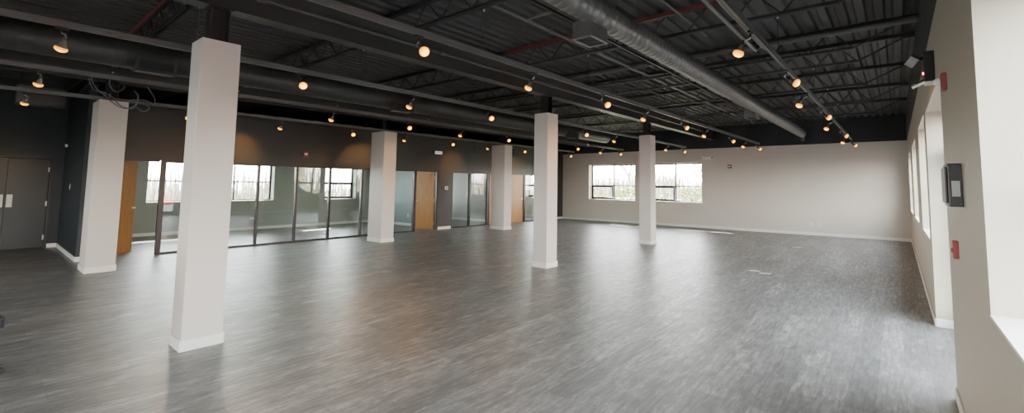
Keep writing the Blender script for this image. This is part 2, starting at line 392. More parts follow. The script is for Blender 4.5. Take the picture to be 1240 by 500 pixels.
# ------------------------------------------------------------------ windows
WN = [0]
def window(axis, c, out, a0, a1, z0, z1, lites, awning, label, sill=True):
    """c = inner wall face, out = +1/-1 direction of outdoors along axis"""
    WN[0] += 1
    root = thing('window_%d' % WN[0], label, 'window', kind='structure')
    g = c + out * 0.27
    def bx(mb, u0, u1, zz0, zz1, d0, d1):
        lo, hi = sorted((g + out * d0, g + out * d1))
        if axis == 'X': mb.box(lo, hi, u0, u1, zz0, zz1)
        else: mb.box(u0, u1, lo, hi, zz0, zz1)
    fw = 0.05
    fr = MB()
    bx(fr, a0, a1, z0, z0 + fw, 0, .06); bx(fr, a0, a1, z1 - fw, z1, 0, .06)
    bx(fr, a0, a0 + fw, z0 + fw, z1 - fw, 0, .06); bx(fr, a1 - fw, a1, z0 + fw, z1 - fw, 0, .06)
    fr.build('window_frame', M['frame'], root)
    w = (a1 - a0) / lites
    for i in range(1, lites):
        m_ = MB(); bx(m_, a0 + w * i - .025, a0 + w * i + .025, z0 + fw, z1 - fw, 0.002, .058); m_.build('mullion', M['frame'], root)
    m_ = MB(); bx(m_, a0 + fw, a1 - fw, RAILZ - .022, RAILZ + .022, 0.004, .056); m_.build('rail', M['frame'], root)
    for i in range(lites):
        l0 = a0 + w * i + .03; l1 = a0 + w * (i + 1) - .03
        p = MB(); bx(p, l0, l1, z0 + .04, z1 - .04, .028, .034); p.build('pane', M['pane'], root)
        if i in awning:
            s_ = MB(); k = .055
            bx(s_, l0 + .01, l1 - .01, z0 + fw - .01, z0 + fw + k, -.02, .01); bx(s_, l0 + .01, l1 - .01, RAILZ - .02 - k, RAILZ - .02, -.02, .01)
            bx(s_, l0 + .01, l0 + .01 + k, z0 + fw + k, RAILZ - .02 - k, -.02, .01); bx(s_, l1 - .01 - k, l1 - .01, z0 + fw + k, RAILZ - .02 - k, -.02, .01)
            so = s_.build('awning_sash', M['frame'], root)
            h_ = MB(); bx(h_, l1 - .30, l1 - .20, z0 + fw + .015, z0 + fw + .045, -.05, -.015); h_.build('latch', M['frame'], so)
    if sill:
        s_ = MB()
        lo, hi = sorted((c - out * 0.003, g))
        if axis == 'X': s_.box(lo, hi, a0, a1, z0 - .001, z0 + .012)
        else: s_.box(a0, a1, lo, hi, z0 - .001, z0 + .012)
        s_.build('sill', M['trim'], root)
    return root
window('Y', YF, 1, -15.30, -13.10, SILL, HEAD, 2, (0,), 'window at the end of the last office, seen past the wooden door')
window('Y', YF, 1, -11.40, -9.02, SILL, HEAD, 2, (0,), 'left two-lite window in the far wall with green shrubs outside')
window('Y', YF, 1, -8.46, -6.10, SILL, HEAD, 2, (0,), 'right two-lite window in the far wall, partly behind a pillar')
nm = ['far back right-wall window behind the viewpoint', 'deep window recess in the right wall nearest the viewpoint', 'right-wall window just beyond the door recess',
      'middle right-wall window slit beyond the door recess', 'right-wall window slit closest to the far wall']
for (a, b), l in zip(right_w, nm):
    window('X', XR, 1, a, b, SILL if a > 3 else 1.05, HEAD, 2, (0,), l)
window('Y', YN, -1, -3.4, -1.0, SILL, HEAD, 2, (), 'unseen window added for light behind the viewpoint, nearest the right wall')  # rear windows are added out of view to brighten the left floor
window('Y', YN, -1, -7.6, -5.2, SILL, HEAD, 2, (), 'unseen window added for light behind the viewpoint, further from the right wall')
window('Y', YN, -1, -11.6, -9.2, SILL, HEAD, 2, (), 'unseen window added for light behind the viewpoint, furthest from the right wall')
window('X', XB, -1, 3.18, 6.58, SILL, HEAD, 3, (), 'wide three-lite office window behind the leftmost glass panes')
window('X', XB, -1, 8.38, 9.63, SILL, HEAD, 1, (0,), 'narrow office window with a dark lower sash and bright right jamb')
window('X', XB, -1, 12.0, 13.2, SILL, HEAD, 1, (0,), 'outer window of the middle office, out of sight')
window('X', XB, -1, 15.6, 17.0, SILL, HEAD, 1, (0,), 'outer window of the last office, out of sight')

# door in the right wall recess (glazed exit door)
r = thing('door_1', 'glazed exit door deep in the right wall recess', 'door', kind='structure')
g = XR + 0.25
m_ = MB(); m_.box(g, g + .07, door_alc[0], door_alc[0] + .06, 0, 2.55); m_.box(g, g + .07, door_alc[1] - .06, door_alc[1], 0, 2.55); m_.box(g, g + .07, door_alc[0], door_alc[1], 2.49, 2.55)
m_.box(g, g + .07, 5.90, 6.00, 0, 2.49); m_.box(g, g + .07, door_alc[0] + .06, door_alc[1] - .06, 2.08, 2.14)
m_.build('door_frame', M['frame'], r)
for a, b in ((4.86, 5.89), (6.01, 7.05)):
    d = MB().box(g + .015, g + .055, a, a + .08, .02, 2.07).box(g + .015, g + .055, b - .08, b, .02, 2.07).box(g + .015, g + .055, a + .08, b - .08, .02, .22).box(g + .015, g + .055, a + .08, b - .08, 1.97, 2.07).build('door_leaf', M['frame'], r)
    MB().box(g + .031, g + .037, a + .08, b - .08, .22, 1.97).build('pane', M['pane'], d)
    MB().bar((g - .03, a + .1, 1.0), (g - .03, b - .1, 1.0), .03).box(g-.03,g+.016,a+.09,a+.12,.985,1.015).box(g-.03,g+.016,b-.12,b-.09,.985,1.015).build('push_bar', M['metal'], d)
MB().box(g + .031, g + .037, door_alc[0] + .06, 5.90, 2.14, 2.49).build('pane', M['pane'], r)
MB().box(g + .031, g + .037, 6.0, door_alc[1] - .06, 2.14, 2.49).build('pane', M['pane'], r)

# dark double doors of the entry
r = thing('door_2', 'blue-black double doors with pale push plates at far left', 'door', kind='structure')
MB().box(XE - .05, XE + .02, 1.14, 1.19, 0, 2.17).box(XE - .05, XE + .02, -.22, -.17, 0, 2.17).box(XE - .05, XE + .02, -.17, 1.14, 2.12, 2.17).build('door_frame', M['doorblk'], r)
for a, b, hy, py in ((-.165, .483, -.155, .415), (.487, 1.135, 1.125, .555)):
    d = MB().box(XE - .07, XE - .02, a, b, .01, 2.11).build('door_leaf', M['doorblk'], r, bevel=.003)
    MB().box(XE - .02, XE - .012, py - .045, py + .045, .98, 1.27).build('push_plate', M['plate'], d, bevel=.003)
    for z in (.25, 1.05, 1.86):
        MB().box(XE - .02, XE + .0, hy - .014, hy + .014, z - .055, z + .055).build('hinge', M['plate'], d)

def lever(parent, p, side, mat='metal'):
    """round rose and lever handle; side = vector of leaf normal, lever lies along local dir"""
    n_ = Vector(side[0]).normalized(); l_ = Vector(side[1]).normalized(); p = Vector(p)
    m_ = MB(); m_.tube([p, p + n_ * .012], .030, 14); m_.tube([p + n_ * .01, p + n_ * .055, p + n_ * .062 + l_ * .02, p + n_ * .062 + l_ * .12], .010, 8)
    return m_.build('door_handle', M[mat], parent)

def wood_door(name, hinge, ang, width, label, hinge_side):
    """leaf from hinge along angle ang (world), frame already in partition"""
    r = thing(name, label, 'door', kind='structure')
    d = Vector((math.cos(ang), math.sin(ang), 0)); nrm = Vector((-d.y, d.x, 0))
    a = Vector((hinge[0], hinge[1], 0)); b = a + d * width
    mb = MB()
    mb.bar(a + Vector((0, 0, 1.035)), b + Vector((0, 0, 1.035)), .042, 2.05)
    leaf = mb.build('door_leaf', M['wood'], r, bevel=.002)
    hp = b - d * .07 + Vector((0, 0, 1.0))
    lever(leaf, hp + nrm * .021, (nrm, -d)); lever(leaf, hp - nrm * .021, (-nrm, -d))
    for z in (.22, 1.03, 1.84):
        MB().tube([a + Vector((0, 0, z - .055)), a + Vector((0, 0, z + .055))], .013, 8).build('hinge', M['metal'], leaf)
    return r
wood_door('door_3', (-13.07, 1.56), math.radians(135), 1.07, 'half open maple wood office door behind the left pillar', 0)
wood_door('door_4', (-13.06, 10.19), math.radians(196), .86, 'maple wood office door swung open against the teal partition', 0)
wood_door('door_5', (-12.975, 13.80), math.radians(-90), .94, 'closed maple office door, half hidden behind a pillar, handle at left', 0)
wood_door('door_6', (-12.975, 13.97), math.radians(90), .93, 'closed maple office door right of a pillar, handle at right', 0)

# ------------------------------------------------------------------ glazed office fronts
def glazed(label, posts, y0, y1, panes, heads):
    r = thing('glass_partition', label, 'glass wall', (XG, (y0 + y1) / 2, 0))
    ox, oy = XG, (y0 + y1) / 2
    for y, w in posts:
        MB().box(-.10, -.02, y - w / 2 - oy, y + w / 2 - oy, 0, GH).build('mullion', M['frame'], r)
    for a, b in panes:
        MB().box(-.066, -.056, a - oy, b - oy, .045, GH - .04).build('pane', M['glass'], r)
        MB().box(-.095, -.025, a - oy, b - oy, 0, .045).build('bottom_rail', M['frame'], r)
    for a, b in heads:
        MB().box(-.098, -.022, a - oy, b - oy, GH - .04, GH).build('head_rail', M['frame'], r)
    return r
ys = [2.62, 3.57, 4.53, 5.46, 6.38, 7.36, 8.32, 9.28]
glazed('long black framed glass office front of seven panes beside the left doors',
       [(2.62, .09)] + [(y, .055) for y in ys[1:-1]] + [(9.28, .10)], 1.52, 10.20,
       [(ys[i] + .03, ys[i + 1] - .03) for i in range(7)], [(2.66, 9.24)])
glazed('black framed two pane glass office front in the middle', [(10.90, .05), (11.77, .07), (12.73, .08)], 10.87, 12.78,
       [(10.925, 11.735), (11.805, 12.69)], [(10.93, 12.69)])
glazed('black framed glass office front beside the last wooden door', [(14.99, .10), (16.49, .06)], 14.93, 16.52,
       [(15.04, 16.46)], [(15.04, 16.46)])
# door frames in the partition
def jamb(label, y0, y1, posts):
    r = thing('door_frame', label, 'door frame', (XG, (y0 + y1) / 2, 0)); oy = (y0 + y1) / 2
    for y, w in posts: MB().box(-.11, -.005, y - w / 2 - oy, y + w / 2 - oy, 0, GH).build('jamb', M['frame'], r)
    MB().box(-.108, -.007, y0 - oy + .03, y1 - oy - .03, GH - .03, GH).build('head', M['frame'], r)
jamb('black frame around the half open wooden door at left', 1.50, 2.575, [(1.52, .04)])
jamb('black frame around the open wooden door by the charcoal pier', 9.33, 10.22, [(10.20, .04)])
jamb('black frame around the two closed wooden doors behind the pillar', 12.78, 14.94, [(12.80, .04), (13.885, .12), (14.925, .02)])

# ------------------------------------------------------------------ pillars
def pillar(x1, y0, wx, wy, label, post_w=0.17):
    cx, cy = x1 - wx / 2, y0 + wy / 2
    r = thing('pillar', label, 'pillar', (cx, cy, 0), group=None)
    MB().box(-wx / 2, wx / 2, -wy / 2, wy / 2, 0, COLH).build('shaft', M['pillar'], r, bevel=.004)
    b = MB(); k = .013; hx, hy = wx / 2, wy / 2
    b.box(-hx - k, hx + k, -hy - k, -hy, 0, .105); b.box(-hx - k, hx + k, hy, hy + k, 0, .105)
    b.box(hx, hx + k, -hy, hy, 0, .105); b.box(-hx - k, -hx, -hy, hy, 0, .105)
    b.build('baseboard', M['trim'], r, bevel=.004)
    p = MB(); w = post_w / 2    # steel wide flange post rising to the beam
    p.box(-w, w, -w, -w + .012, COLH - .02, 3.44); p.box(-w, w, w - .012, w, COLH - .02, 3.44); p.box(-.006, .006, -w, w, COLH - .02, 3.44)
    p.box(-w - .02, w + .02, -w - .02, w + .02, 3.425, 3.44)
    p.build('steel_post', M['steel'], r)
    return r
pillar(-5.427, 1.321, .344, .336, 'square white pillar nearest the viewpoint on the left')
pillar(-5.427, 6.960, .344, .336, 'square white pillar at the centre of the room')
pillar(-5.427, 11.662, .344, .336, 'square white pillar in front of the far windows')
pillar(-11.153, 1.299, .670, .388, 'wide white pillar beside the dark entry, cables on top')
pillar(-11.153, 6.948, .670, .388, 'wide white pillar in front of the long glass office front')
pillar(-11.153, 11.794, .670, .388, 'wide white pillar before the far wooden doors with a warm light streak')

# ------------------------------------------------------------------ roof steel
ZB = 3.44
for bxm, lab in ((-5.60, 'dark steel girder over the front row of pillars'), (-11.49, 'dark steel girder over the back row of pillars')):
    r = thing('steel_beam', lab, 'beam', (bxm, 0, ZB))
    MB().box(-.10, .10, YN, YF, 0, .016).build('bottom_flange', M['beam'], r)
    MB().box(-.006, .006, YN, YF, .016, .404).build('web', M['beam'], r)
    MB().box(-.10, .10, YN, YF, .404, .42).build('top_flange', M['beam'], r)

joist_y = [-2.6, -.6, 1.4, 3.4, 5.6, 7.6, 8.45, 10.4, 12.4, 14.5]
bays = [(XE - 1.29, -11.49, 'left of back girder'), (-11.49, -5.60, 'between the two girders'), (-5.60, XR, 'between front girder and right wall')]
ZT0, ZT1 = 3.89, ZD - .002
joist_names = {}
def joist(x0, x1, label):
    L_ = x1 - x0
    r = thing('bar_joist', label, 'joist', (x0, 0, 3.60), group=None)
    a = MB()
    for s_ in (-.022, .022): a.box(.01, L_ - .01, s_ - .014, s_ + .014, ZT0 - 3.60, ZT1 - 3.60)
    a.box(.01, .15, -.04, .04, .265, .292); a.box(L_ - .15, L_ - .01, -.04, .04, .265, .292)
    a.build('top_chord', M['steel'], r)
    a = MB(); e = .72
    for s_ in (-.02, .02): a.box(e, L_ - e, s_ - .012, s_ + .012, 0, .035)
    a.build('bottom_chord', M['steel'], r)
    w = MB(); nn = max(2, round((L_ - 2 * e) / .58)); st = (L_ - 2 * e) / nn; zt, zb = .31, .018
    w.bar((.08, 0, zt), (e, 0, zb), .022); w.bar((L_ - .08, 0, zt), (L_ - e, 0, zb), .022)
    for i in range(nn):
        xx = e + i * st
        w.bar((xx, 0, zb), (xx + st / 2, 0, zt), .017); w.bar((xx + st / 2, 0, zt), (xx + st, 0, zb), .017)
    w.build('web_rods', M['steel'], r)
    return r
for bi, (x0, x1, bl) in enumerate(bays):
    x0b = max(x0, XB + .01)
    proto = None; nfar = len(joist_y)
    for k, y in enumerate(sorted(joist_y, reverse=True)):
        lab = 'black roof joist %s, %s from far wall' % (bl, ORD[k])
        if proto is None:
            proto = joist(x0b, x1, lab); proto.location.y = y; j = proto
        else:
            j = dup(proto, (x0b, y, 3.60), label=lab)
        j['group'] = 'steel roof joists'
        if abs(y - 5.6) < .01 and bi == 2 or abs(y - 1.4) < .01 and bi == 1:
            MB().box(.3, x1 - x0b - .3, -.045, -.037, .29, .348).build('primer_strip', M['primer'], j)

# bridging angles running along the joists
for i, (bx_, z) in enumerate(((-3.0, 3.615), (-8.4, 3.615))):
    tag(MB().bar((bx_, YN + 1, z - .03), (bx_, 14.6, z - .03), .03, .03).build('bridging_angle', M['steel']),
        ['thin black bridging bar under the joists near the round duct', 'thin black bridging bar under the joists between the girders'][i], 'bridging bar')

# ------------------------------------------------------------------ ducts
def spiral_duct(x, z, R_, y0, y1, mat, label, hs=.0022):
    r = thing('round_duct', label, 'duct', (x, 0, z))
    prof = []; y = y0; p = .115
    while y < y1:
        prof += [(y, R_), (y + p - .012, R_), (y + p - .009, R_ + hs), (y + p - .003, R_ + hs)]
        y += p
    n = 28; rs = []
    for yy, rr in prof:
        rs.append([Vector((rr * math.cos(2 * math.pi * k / n), yy, rr * math.sin(2 * math.pi * k / n))) for k in range(n)])
    MB().rings(rs).build('duct_run', mat, r)
    return r
D1X, D1Z, D1R = -2.42, 3.425, .138
d1 = spiral_duct(D1X, D1Z, D1R, YN + .2, 16.75, M['duct'], 'large grey spiral duct running away over the right half of the room')
e = MB(); e.tube([(0, 16.70, 0), (0, 16.85, 0), (0, 16.96, -.02), (0, 17.02, -.07), (0, 17.03, -.24)], [.138, .137, .09, .06, .055], 20); e.build('end_elbow', M['duct'], d1)
for y in (1.0, 4.6, 8.2, 11.8, 15.2):
    for sx in (-.14, .14): MB().tube([(sx, y, 0), (sx, y, .50)], .004, 6).build('hanger_wire', M['steel'], d1)
D2X, D2Z, D2R = -8.05, 3.31, .19
d2 = spiral_duct(D2X, D2Z, D2R, YN + .2, 13.6, M['duct2'], 'large black painted duct between the girders', .0007)
for y in (-.6, 3.4, 7.6, 10.4):
    for sx in (-.195, .195): MB().tube([(sx, y, 0), (sx, y, .31)], .004, 6).build('hanger_wire', M['steel'], d2)
D3X, D3Z = -12.35, 3.62
def grille_box(loc, sx, sy, sz, face, mat, label, rim='duct', deep='blackp'):
    """sheet metal box with framed grille on `face` ('-z' or '+x')"""
    r = thing('duct_register', label, 'air register', loc)
    k = .022
    b = MB(); b.box(-sx / 2, sx / 2, -sy / 2, sy / 2, -sz / 2, sz / 2); b.build('register_box', M[mat], r)
    f = MB(); s_ = MB()
    if face == '-z':
        z0, z1 = -sz / 2 - .014, -sz / 2
        f.box(-sx / 2 - .012, sx / 2 + .012, -sy / 2 - .012, -sy / 2 + k, z0, z1); f.box(-sx / 2 - .012, sx / 2 + .012, sy / 2 - k, sy / 2 + .012, z0, z1)
        f.box(-sx / 2 - .012, -sx / 2 + k, -sy / 2 + k, sy / 2 - k, z0, z1); f.box(sx / 2 - k, sx / 2 + .012, -sy / 2 + k, sy / 2 - k, z0, z1)
        s_.box(-sx / 2 + k, sx / 2 - k, -sy / 2 + k, sy / 2 - k, z0 + .009, z1 - .001)
        nb = 6
        for i in range(nb):
            y = -sy / 2 + k + (sy - 2 * k) * (i + .5) / nb; s_.box(-sx / 2 + k, sx / 2 - k, y - .004, y + .004, z0 + .002, z0 + .009)
    else:
        x0, x1 = sx / 2, sx / 2 + .014
        f.box(x0, x1, -sy / 2 - .012, sy / 2 + .012, -sz / 2 - .012, -sz / 2 + k); f.box(x0, x1, -sy / 2 - .012, sy / 2 + .012, sz / 2 - k, sz / 2 + .012)
        f.box(x0, x1, -sy / 2 - .012, -sy / 2 + k, -sz / 2 + k, sz / 2 - k); f.box(x0, x1, sy / 2 - k, sy / 2 + .012, -sz / 2 + k, sz / 2 - k)
        s_.box(x0 + .001, x0 + .005, -sy / 2 + k, sy / 2 - k, -sz / 2 + k, sz / 2 - k)
        for i in range(5):
            z = -sz / 2 + k + (sz - 2 * k) * (i + .5) / 5; s_.box(x0 + .005, x0 + .012, -sy / 2 + k, sy / 2 - k, z - .003, z + .003)
    f.build('grille_frame', M[rim], r); s_.build('grille_core', M[deep], r)
    return r
grille_box((-2.50, 3.92, 3.235), .23, .33, .17, '-z', 'duct', 'square sheet metal register box under the spiral duct near the top of the photo')
grille_box((-2.55, 10.85, 3.29), .23, .40, .17, '-z', 'duct', 'small sheet metal register box under the far end of the spiral duct')
for y, l in ((1.42, 'black register box on the painted duct beside the nearest pillar'), (5.25, 'black register box on the painted duct left of centre'), (11.3, 'black register box on the painted duct just right of the central pillar')):
    grille_box((-7.86, y, 3.15), .20, .40, .17, '+x', 'duct2', l, 'beam')
# rectangular plenum hung over the entry
r = thing('plenum_box', 'brownish black sheet metal box hung above the entry at far left', 'duct', (-12.45, .68, 3.14))
MB().box(-.2, .2, -.30, .30, -.16, .16).build('plenum_shell', M['beam'], r, bevel=.004)
MB().box(.2, .208, -.31, .31, -.165, -.15).box(.2, .208, -.31, .31, .15, .165).build('flange', M['beam'], r)
for p_ in ((-.15, -.25), (.15, .25)): MB().tube([(*p_, .16), (*p_, .81)], .006, 6).build('hanger_wire', M['steel'], r)

# ------------------------------------------------------------------ pipes
def pipe(pts, rad, mat, label, name='sprinkler_pipe', cat='pipe', couplings=(), n=10):
    r = thing(name, label, cat)
    MB().tube(pts, rad, n).build('pipe_run', M[mat], r)
    for p, q in couplings:
        MB().tube([p, q], rad * 1.45, 12).build('coupling', M[mat], r)
    return r
pipe([(-5.30, YN + .5, 3.57), (-5.30, 15.6, 3.57)], .024, 'pipe', 'long thin conduit with couplings beside the front girder', 'conduit_pipe', couplings=[((-5.30, y - .05, 3.57), (-5.30, y + .05, 3.57)) for y in (.9, 1.8, 4.2, 6.9, 9.8, 12.6)])
pipe([(XR - .005, 7.30, 3.80), (-2.0, 7.30, 3.80), (-5.42, 7.30, 3.80)], .045, 'pipe', 'thick sprinkler main crossing under a joist toward the right wall')
pipe([(-1.51, YN + .5, 3.565), (-1.51, 6.6, 3.565), (-1.51, 6.76, 3.575), (-1.50, 6.84, 3.64), (-1.50, 6.87, 3.76), (-1.50, 7.25, 3.80)], .026, 'rail', 'grey branch pipe rising by an elbow into the sprinkler main')
pipe([(-3.55, YN + .5, 3.66), (-3.55, 13.2, 3.66)], .02, 'rail', 'thin grey sprinkler branch just left of the spiral duct', couplings=[((-3.55, y - .03, 3.66), (-3.55, y + .03, 3.66)) for y in (2.2, 4.6, 7.4, 10.2)])
pipe([(-2.05, YN + .5, 3.76), (-2.05, 6.3, 3.76)], .014, 'rail', 'thin grey line pipe right of the spiral duct')
pipe([(-4.4, 8.2, 3.70), (-3.9, 9.5, 3.60), (-3.3, 11.0, 3.55), (-3.1, 12.2, 3.55), (-3.05, 12.8, 3.47), (-3.1, 13.2, 3.40)], .012, 'pipe', 'drooping black flexible cable near the far wall', 'power_cable', 'cable')
pipe([(-8.9, YN + .5, 3.70), (-8.9, 1.0, 3.70), (-8.92, 1.35, 3.68), (-9.0, 1.55, 3.62), (-9.25, 1.62, 3.60), (-10.8, 1.62, 3.60)], .02, 'pipe', 'dark pipe with a bend above the left pillars')
# central sprinkler tee fitting seen from below
pipe([(-3.05, 4.15, 3.70), (-3.55, 4.15, 3.70)], .022, 'rail', 'short grey pipe stub with tee joining the thin sprinkler branch')

# ------------------------------------------------------------------ track lighting
track_x = [-1.02, -3.64, -6.20, -8.84, -11.30]
track_nm = ['rightmost track', 'track second from right', 'middle track', 'track second from left', 'leftmost track']
TZ = 3.085
clamp_mat = M['plate']
for ti, (tx, tn) in enumerate(zip(track_x, track_nm)):
    r = thing('light_track', 'long suspended light %s' % tn, 'light track', (tx, 0, TZ), group='suspended light tracks')
    MB().box(-.014, .014, YN + .6, 16.45, -.018, .010).build('track_rail', M['rail'], r)
    MB().box(-.016, .016, YN + .6, 16.45, .022, .046).box(-.009, .009, YN + .6, 16.45, .010, .022).build('strut_channel', M['rail'], r)
    if ti == 0:
        MB().tube([(-.075, YN + .6, .06), (-.075, 5.2, .06), (-.04, 5.3, .05)], .012, 8).build('conduit', M['rail'], r)
    for jy in (1.4, 3.4, 5.6, 8.45, 10.4, 12.4, 14.5):
        h = MB().tube([(0, jy + .06, .046), (0, jy + .06, 3.60 - TZ)], .005, 6).build('hanger_rod', M['steel'], r)
        MB().tube([(0, jy + .06, 3.585 - TZ), (0, jy + .06, 3.612 - TZ)], .012, 8).build('rod_clamp', clamp_mat, h)

lamp_y = [.43, 2.60, 4.36, 6.08, 7.75, 9.42, 11.15, 12.95, 14.80, 16.02]
def make_lamp(aim=(.80, -.10, -.60)):
    """origin at the track underside; bulb thrown toward +X"""
    r = thing('track_spotlight', 'x', 'spotlight', (0, 0, 0))
    MB().box(-.013, .013, -.045, .045, -.022, 0).tube([(0, 0, -.02), (0, 0, -.055)], .009, 8).build('track_mount', M['blackp'], r, bevel=.002)
    aim = Vector(aim).normalized()
    piv = Vector((0, 0, -.06)); c = Vector((.115, -.015, -.185))      # lens centre
    back = c - aim * .135
    q = aim.to_track_quat('Z', 'Y').to_matrix().to_4x4()
    MB().bar(piv, piv + (back - piv) * .5 + Vector((-.03, 0, 0)), .012).bar(piv + (back - piv) * .5 + Vector((-.03, 0, 0)), back + aim * .02, .012).build('arm', M['metal'], r)
    MB().lathe([(0, .014), (.004, .021), (.045, .022), (.05, .018)], 16, mat=Matrix.Translation(back) @ q).build('socket', M['blackp'], r)
    MB().lathe([(-.092, .017), (-.075, .019), (-.05, .030), (-.025, .042), (-.008, .048), (0, .049)], 22, mat=Matrix.Translation(c) @ q).build('bulb_reflector', M['reflector'], r)
    ln = MB().lathe([(-.014, .0465), (0, .0495), (.008, .048), (.018, .041), (.026, .030), (.031, .015), (.0325, .003)], 22).build('bulb_lens', M['lens'], r)
    ln.matrix_local = Matrix.Translation(c) @ q
    L = bpy.data.lights.new('bulb_light', 'SPOT'); L.energy = 30; L.color = (1.0, .50, .16); L.spot_size = math.radians(62); L.spot_blend = .7; L.shadow_soft_size = .04
    lo = bpy.data.objects.new('bulb_light', L); COL.objects.link(lo); lo.parent = r
    la = Vector((.90, aim.y, -.36)).normalized() if aim.z < -.8 else aim
    if aim.z < -.8: L.energy = 30; L.spot_size = math.radians(48)
    else: L.energy = 20
    lo.matrix_local = Matrix.Translation(c + aim * .04) @ (-la).to_track_quat('Z', 'Y').to_matrix().to_4x4()
    return r
lps = {}
for ti, (tx, tn) in enumerate(zip(track_x, track_nm)):
    for k, y in enumerate(lamp_y):
        if ti == 0 and k < 2: continue
        left = (k % 2 == 0)
        kk = len(lamp_y) - 1 - k
        lab = 'glowing spotlight on the %s, %s from far wall, aimed %s' % (tn, ORD[kk] if kk else 'closest', 'left' if left else 'right')
        loc = (tx, y, TZ - .018)
        rz = math.pi if left else 0.0
        jit = random.uniform(-.14, .14)
        if left not in lps:
            lp = lps[left] = make_lamp((.30, .22, -.93) if left else (.80, -.10, -.60)); lp.location = loc; lp.rotation_euler.z = rz + jit; lp['label'] = lab; o = lp
        else:
            o = dup(lps[left], loc, rz + jit, lab)
        o['group'] = 'warm track spotlights'

# ------------------------------------------------------------------ cables over the left pillar
cb = [((-11.1, 1.16, 3.50), (-11.1, 1.18, 3.36), (-11.12, 1.26, 3.22), (-11.15, 1.38, 3.12), (-11.3, 1.46, 3.08)),
      ((-11.1, 1.14, 3.40), (-11.1, 1.20, 3.22), (-11.05, 1.34, 3.17), (-11.1, 1.48, 3.10), (-11.3, 1.55, 3.08)),
      ((-11.2, 1.42, 3.48), (-11.08, 1.40, 3.34), (-11.06, 1.47, 3.22), (-11.1, 1.58, 3.27), (-11.2, 1.62, 3.36)),
      ((-11.3, 1.40, 3.09), (-11.08, 1.45, 3.12), (-11.06, 1.56, 2.98), (-11.07, 1.72, 2.94), (-11.09, 1.78, 3.04), (-11.2, 1.62, 3.10)),
      ((-11.3, 1.45, 3.2), (-11.06, 1.42, 3.05), (-11.05, 1.60, 2.93), (-11.07, 1.75, 3.0), (-11.1, 1.80, 3.18), (-11.2, 1.75, 3.3)),
      ((-11.28, 1.60, 3.074), (-11.2, 1.68, 3.09), (-11.1, 1.86, 3.06), (-11.1, 1.97, 3.0), (-11.15, 1.90, 2.92), (-11.15, 1.80, 2.98)),
      ((-11.2, 1.70, 3.12), (-11.1, 1.90, 3.13), (-11.12, 2.02, 3.06), (-11.2, 2.05, 3.2), (-11.3, 1.95, 3.42))]
def smooth_pts(p, n=8):
    p = [Vector(q) for q in p]; p = [p[0]] + p + [p[-1]]; out = []
    for i in range(1, len(p) - 2):
        for k in range(n):
            t_ = k / n; a, b, c, d = p[i - 1], p[i], p[i + 1], p[i + 2]
            out.append(.5 * ((2 * b) + (c - a) * t_ + (2 * a - 5 * b + 4 * c - d) * t_ ** 2 + (3 * b - a - 3 * c + d) * t_ ** 3))
    out.append(p[-2]); return out
for i, c in enumerate(cb):
    o = MB().tube(smooth_pts(c), .009, 6).build('loose_cable', M['cable'])
    tag(o, 'loose grey cable looping over the top of the wide pillar by the entry', 'cable', 'tangled cables over the left pillar')

# ------------------------------------------------------------------ wall devices
def plate_at(name, label, cat, loc, axis, w, h_, d, mat='white', parts=()):
    """device on a wall; axis '+X' faces +X, '-X', '-Y'"""
    rz = {'-Y': 0, '+X': math.pi / 2, '-X': -math.pi / 2}[axis]
    r = thing(name, label, cat, loc, rz)
    MB().box(-w / 2, w / 2, -d, .002, -h_ / 2, h_ / 2).build('backplate', M[mat], r, bevel=min(.004, d / 3))
    for pn, pm, bx6 in parts: MB().box(*bx6).build(pn, M[pm], r, bevel=.002)
    return r
outl = lambda d: (('socket_upper', 'greyp', (-.014, .014, -d - .002, -d + .001, .010, .034)), ('socket_lower', 'greyp', (-.014, .014, -d - .002, -d + .001, -.034, -.010)))
plate_at('wall_outlet', 'white double outlet low on the far wall, left one', 'outlet', (-2.36, YF, .36), '-Y', .075, .115, .007, parts=outl(.007))
plate_at('wall_outlet', 'white double outlet low on the far wall, right one', 'outlet', (-2.12, YF, .36), '-Y', .075, .115, .007, parts=outl(.007))
plate_at('wall_outlet', 'white outlet low on the teal office partition, left of two', 'outlet', (-14.95, 10.44, .40), '-Y', .075, .13, .007, parts=outl(.007))
plate_at('wall_outlet', 'white outlet low on the teal office partition, right of two', 'outlet', (-14.35, 10.44, .38), '-Y', .075, .11, .007, parts=outl(.007))
plate_at('wall_outlet', 'white outlet low on the back wall of the first office', 'outlet', (XB, 5.95, .38), '+X', .115, .08, .007, parts=outl(.007))
plate_at('light_switch', 'pale light switch on the blue-black entry wall', 'switch', (-14.62, YP, 1.47), '-Y', .08, .13, .008, 'greyp', (('rocker', 'white', (-.016, .016, -.012, -.007, -.03, .03)),))
plate_at('wall_sensor', 'small white sensor high on the blue-black entry wall', 'sensor', (-15.75, YP, 2.44), '-Y', .06, .07, .04, 'white', (('sensor_eye', 'blackp', (-.01, .01, -.046, -.039, -.02, .0)),))
plate_at('thermostat', 'white square thermostat on the charcoal pier', 'thermostat', (XG, 10.60, 1.47), '+X', .12, .12, .03, 'white', (('display', 'blackp', (-.03, .03, -.034, -.029, -.025, .03)),))
r = plate_at('fire_strobe', 'small red fire strobe on the charcoal wall above the glass', 'fire alarm', (XG, 5.63, 2.40), '+X', .13, .13, .05, 'red', (('strobe_lens', 'white', (-.045, .03, -.075, -.049, -.025, .025)),))
r = plate_at('fire_strobe', 'small red fire strobe on the white far wall', 'fire alarm', (-5.01, YF, 2.40), '-Y', .14, .14, .05, 'red', (('strobe_lens', 'white', (-.045, .045, -.075, -.049, -.02, .02)),))
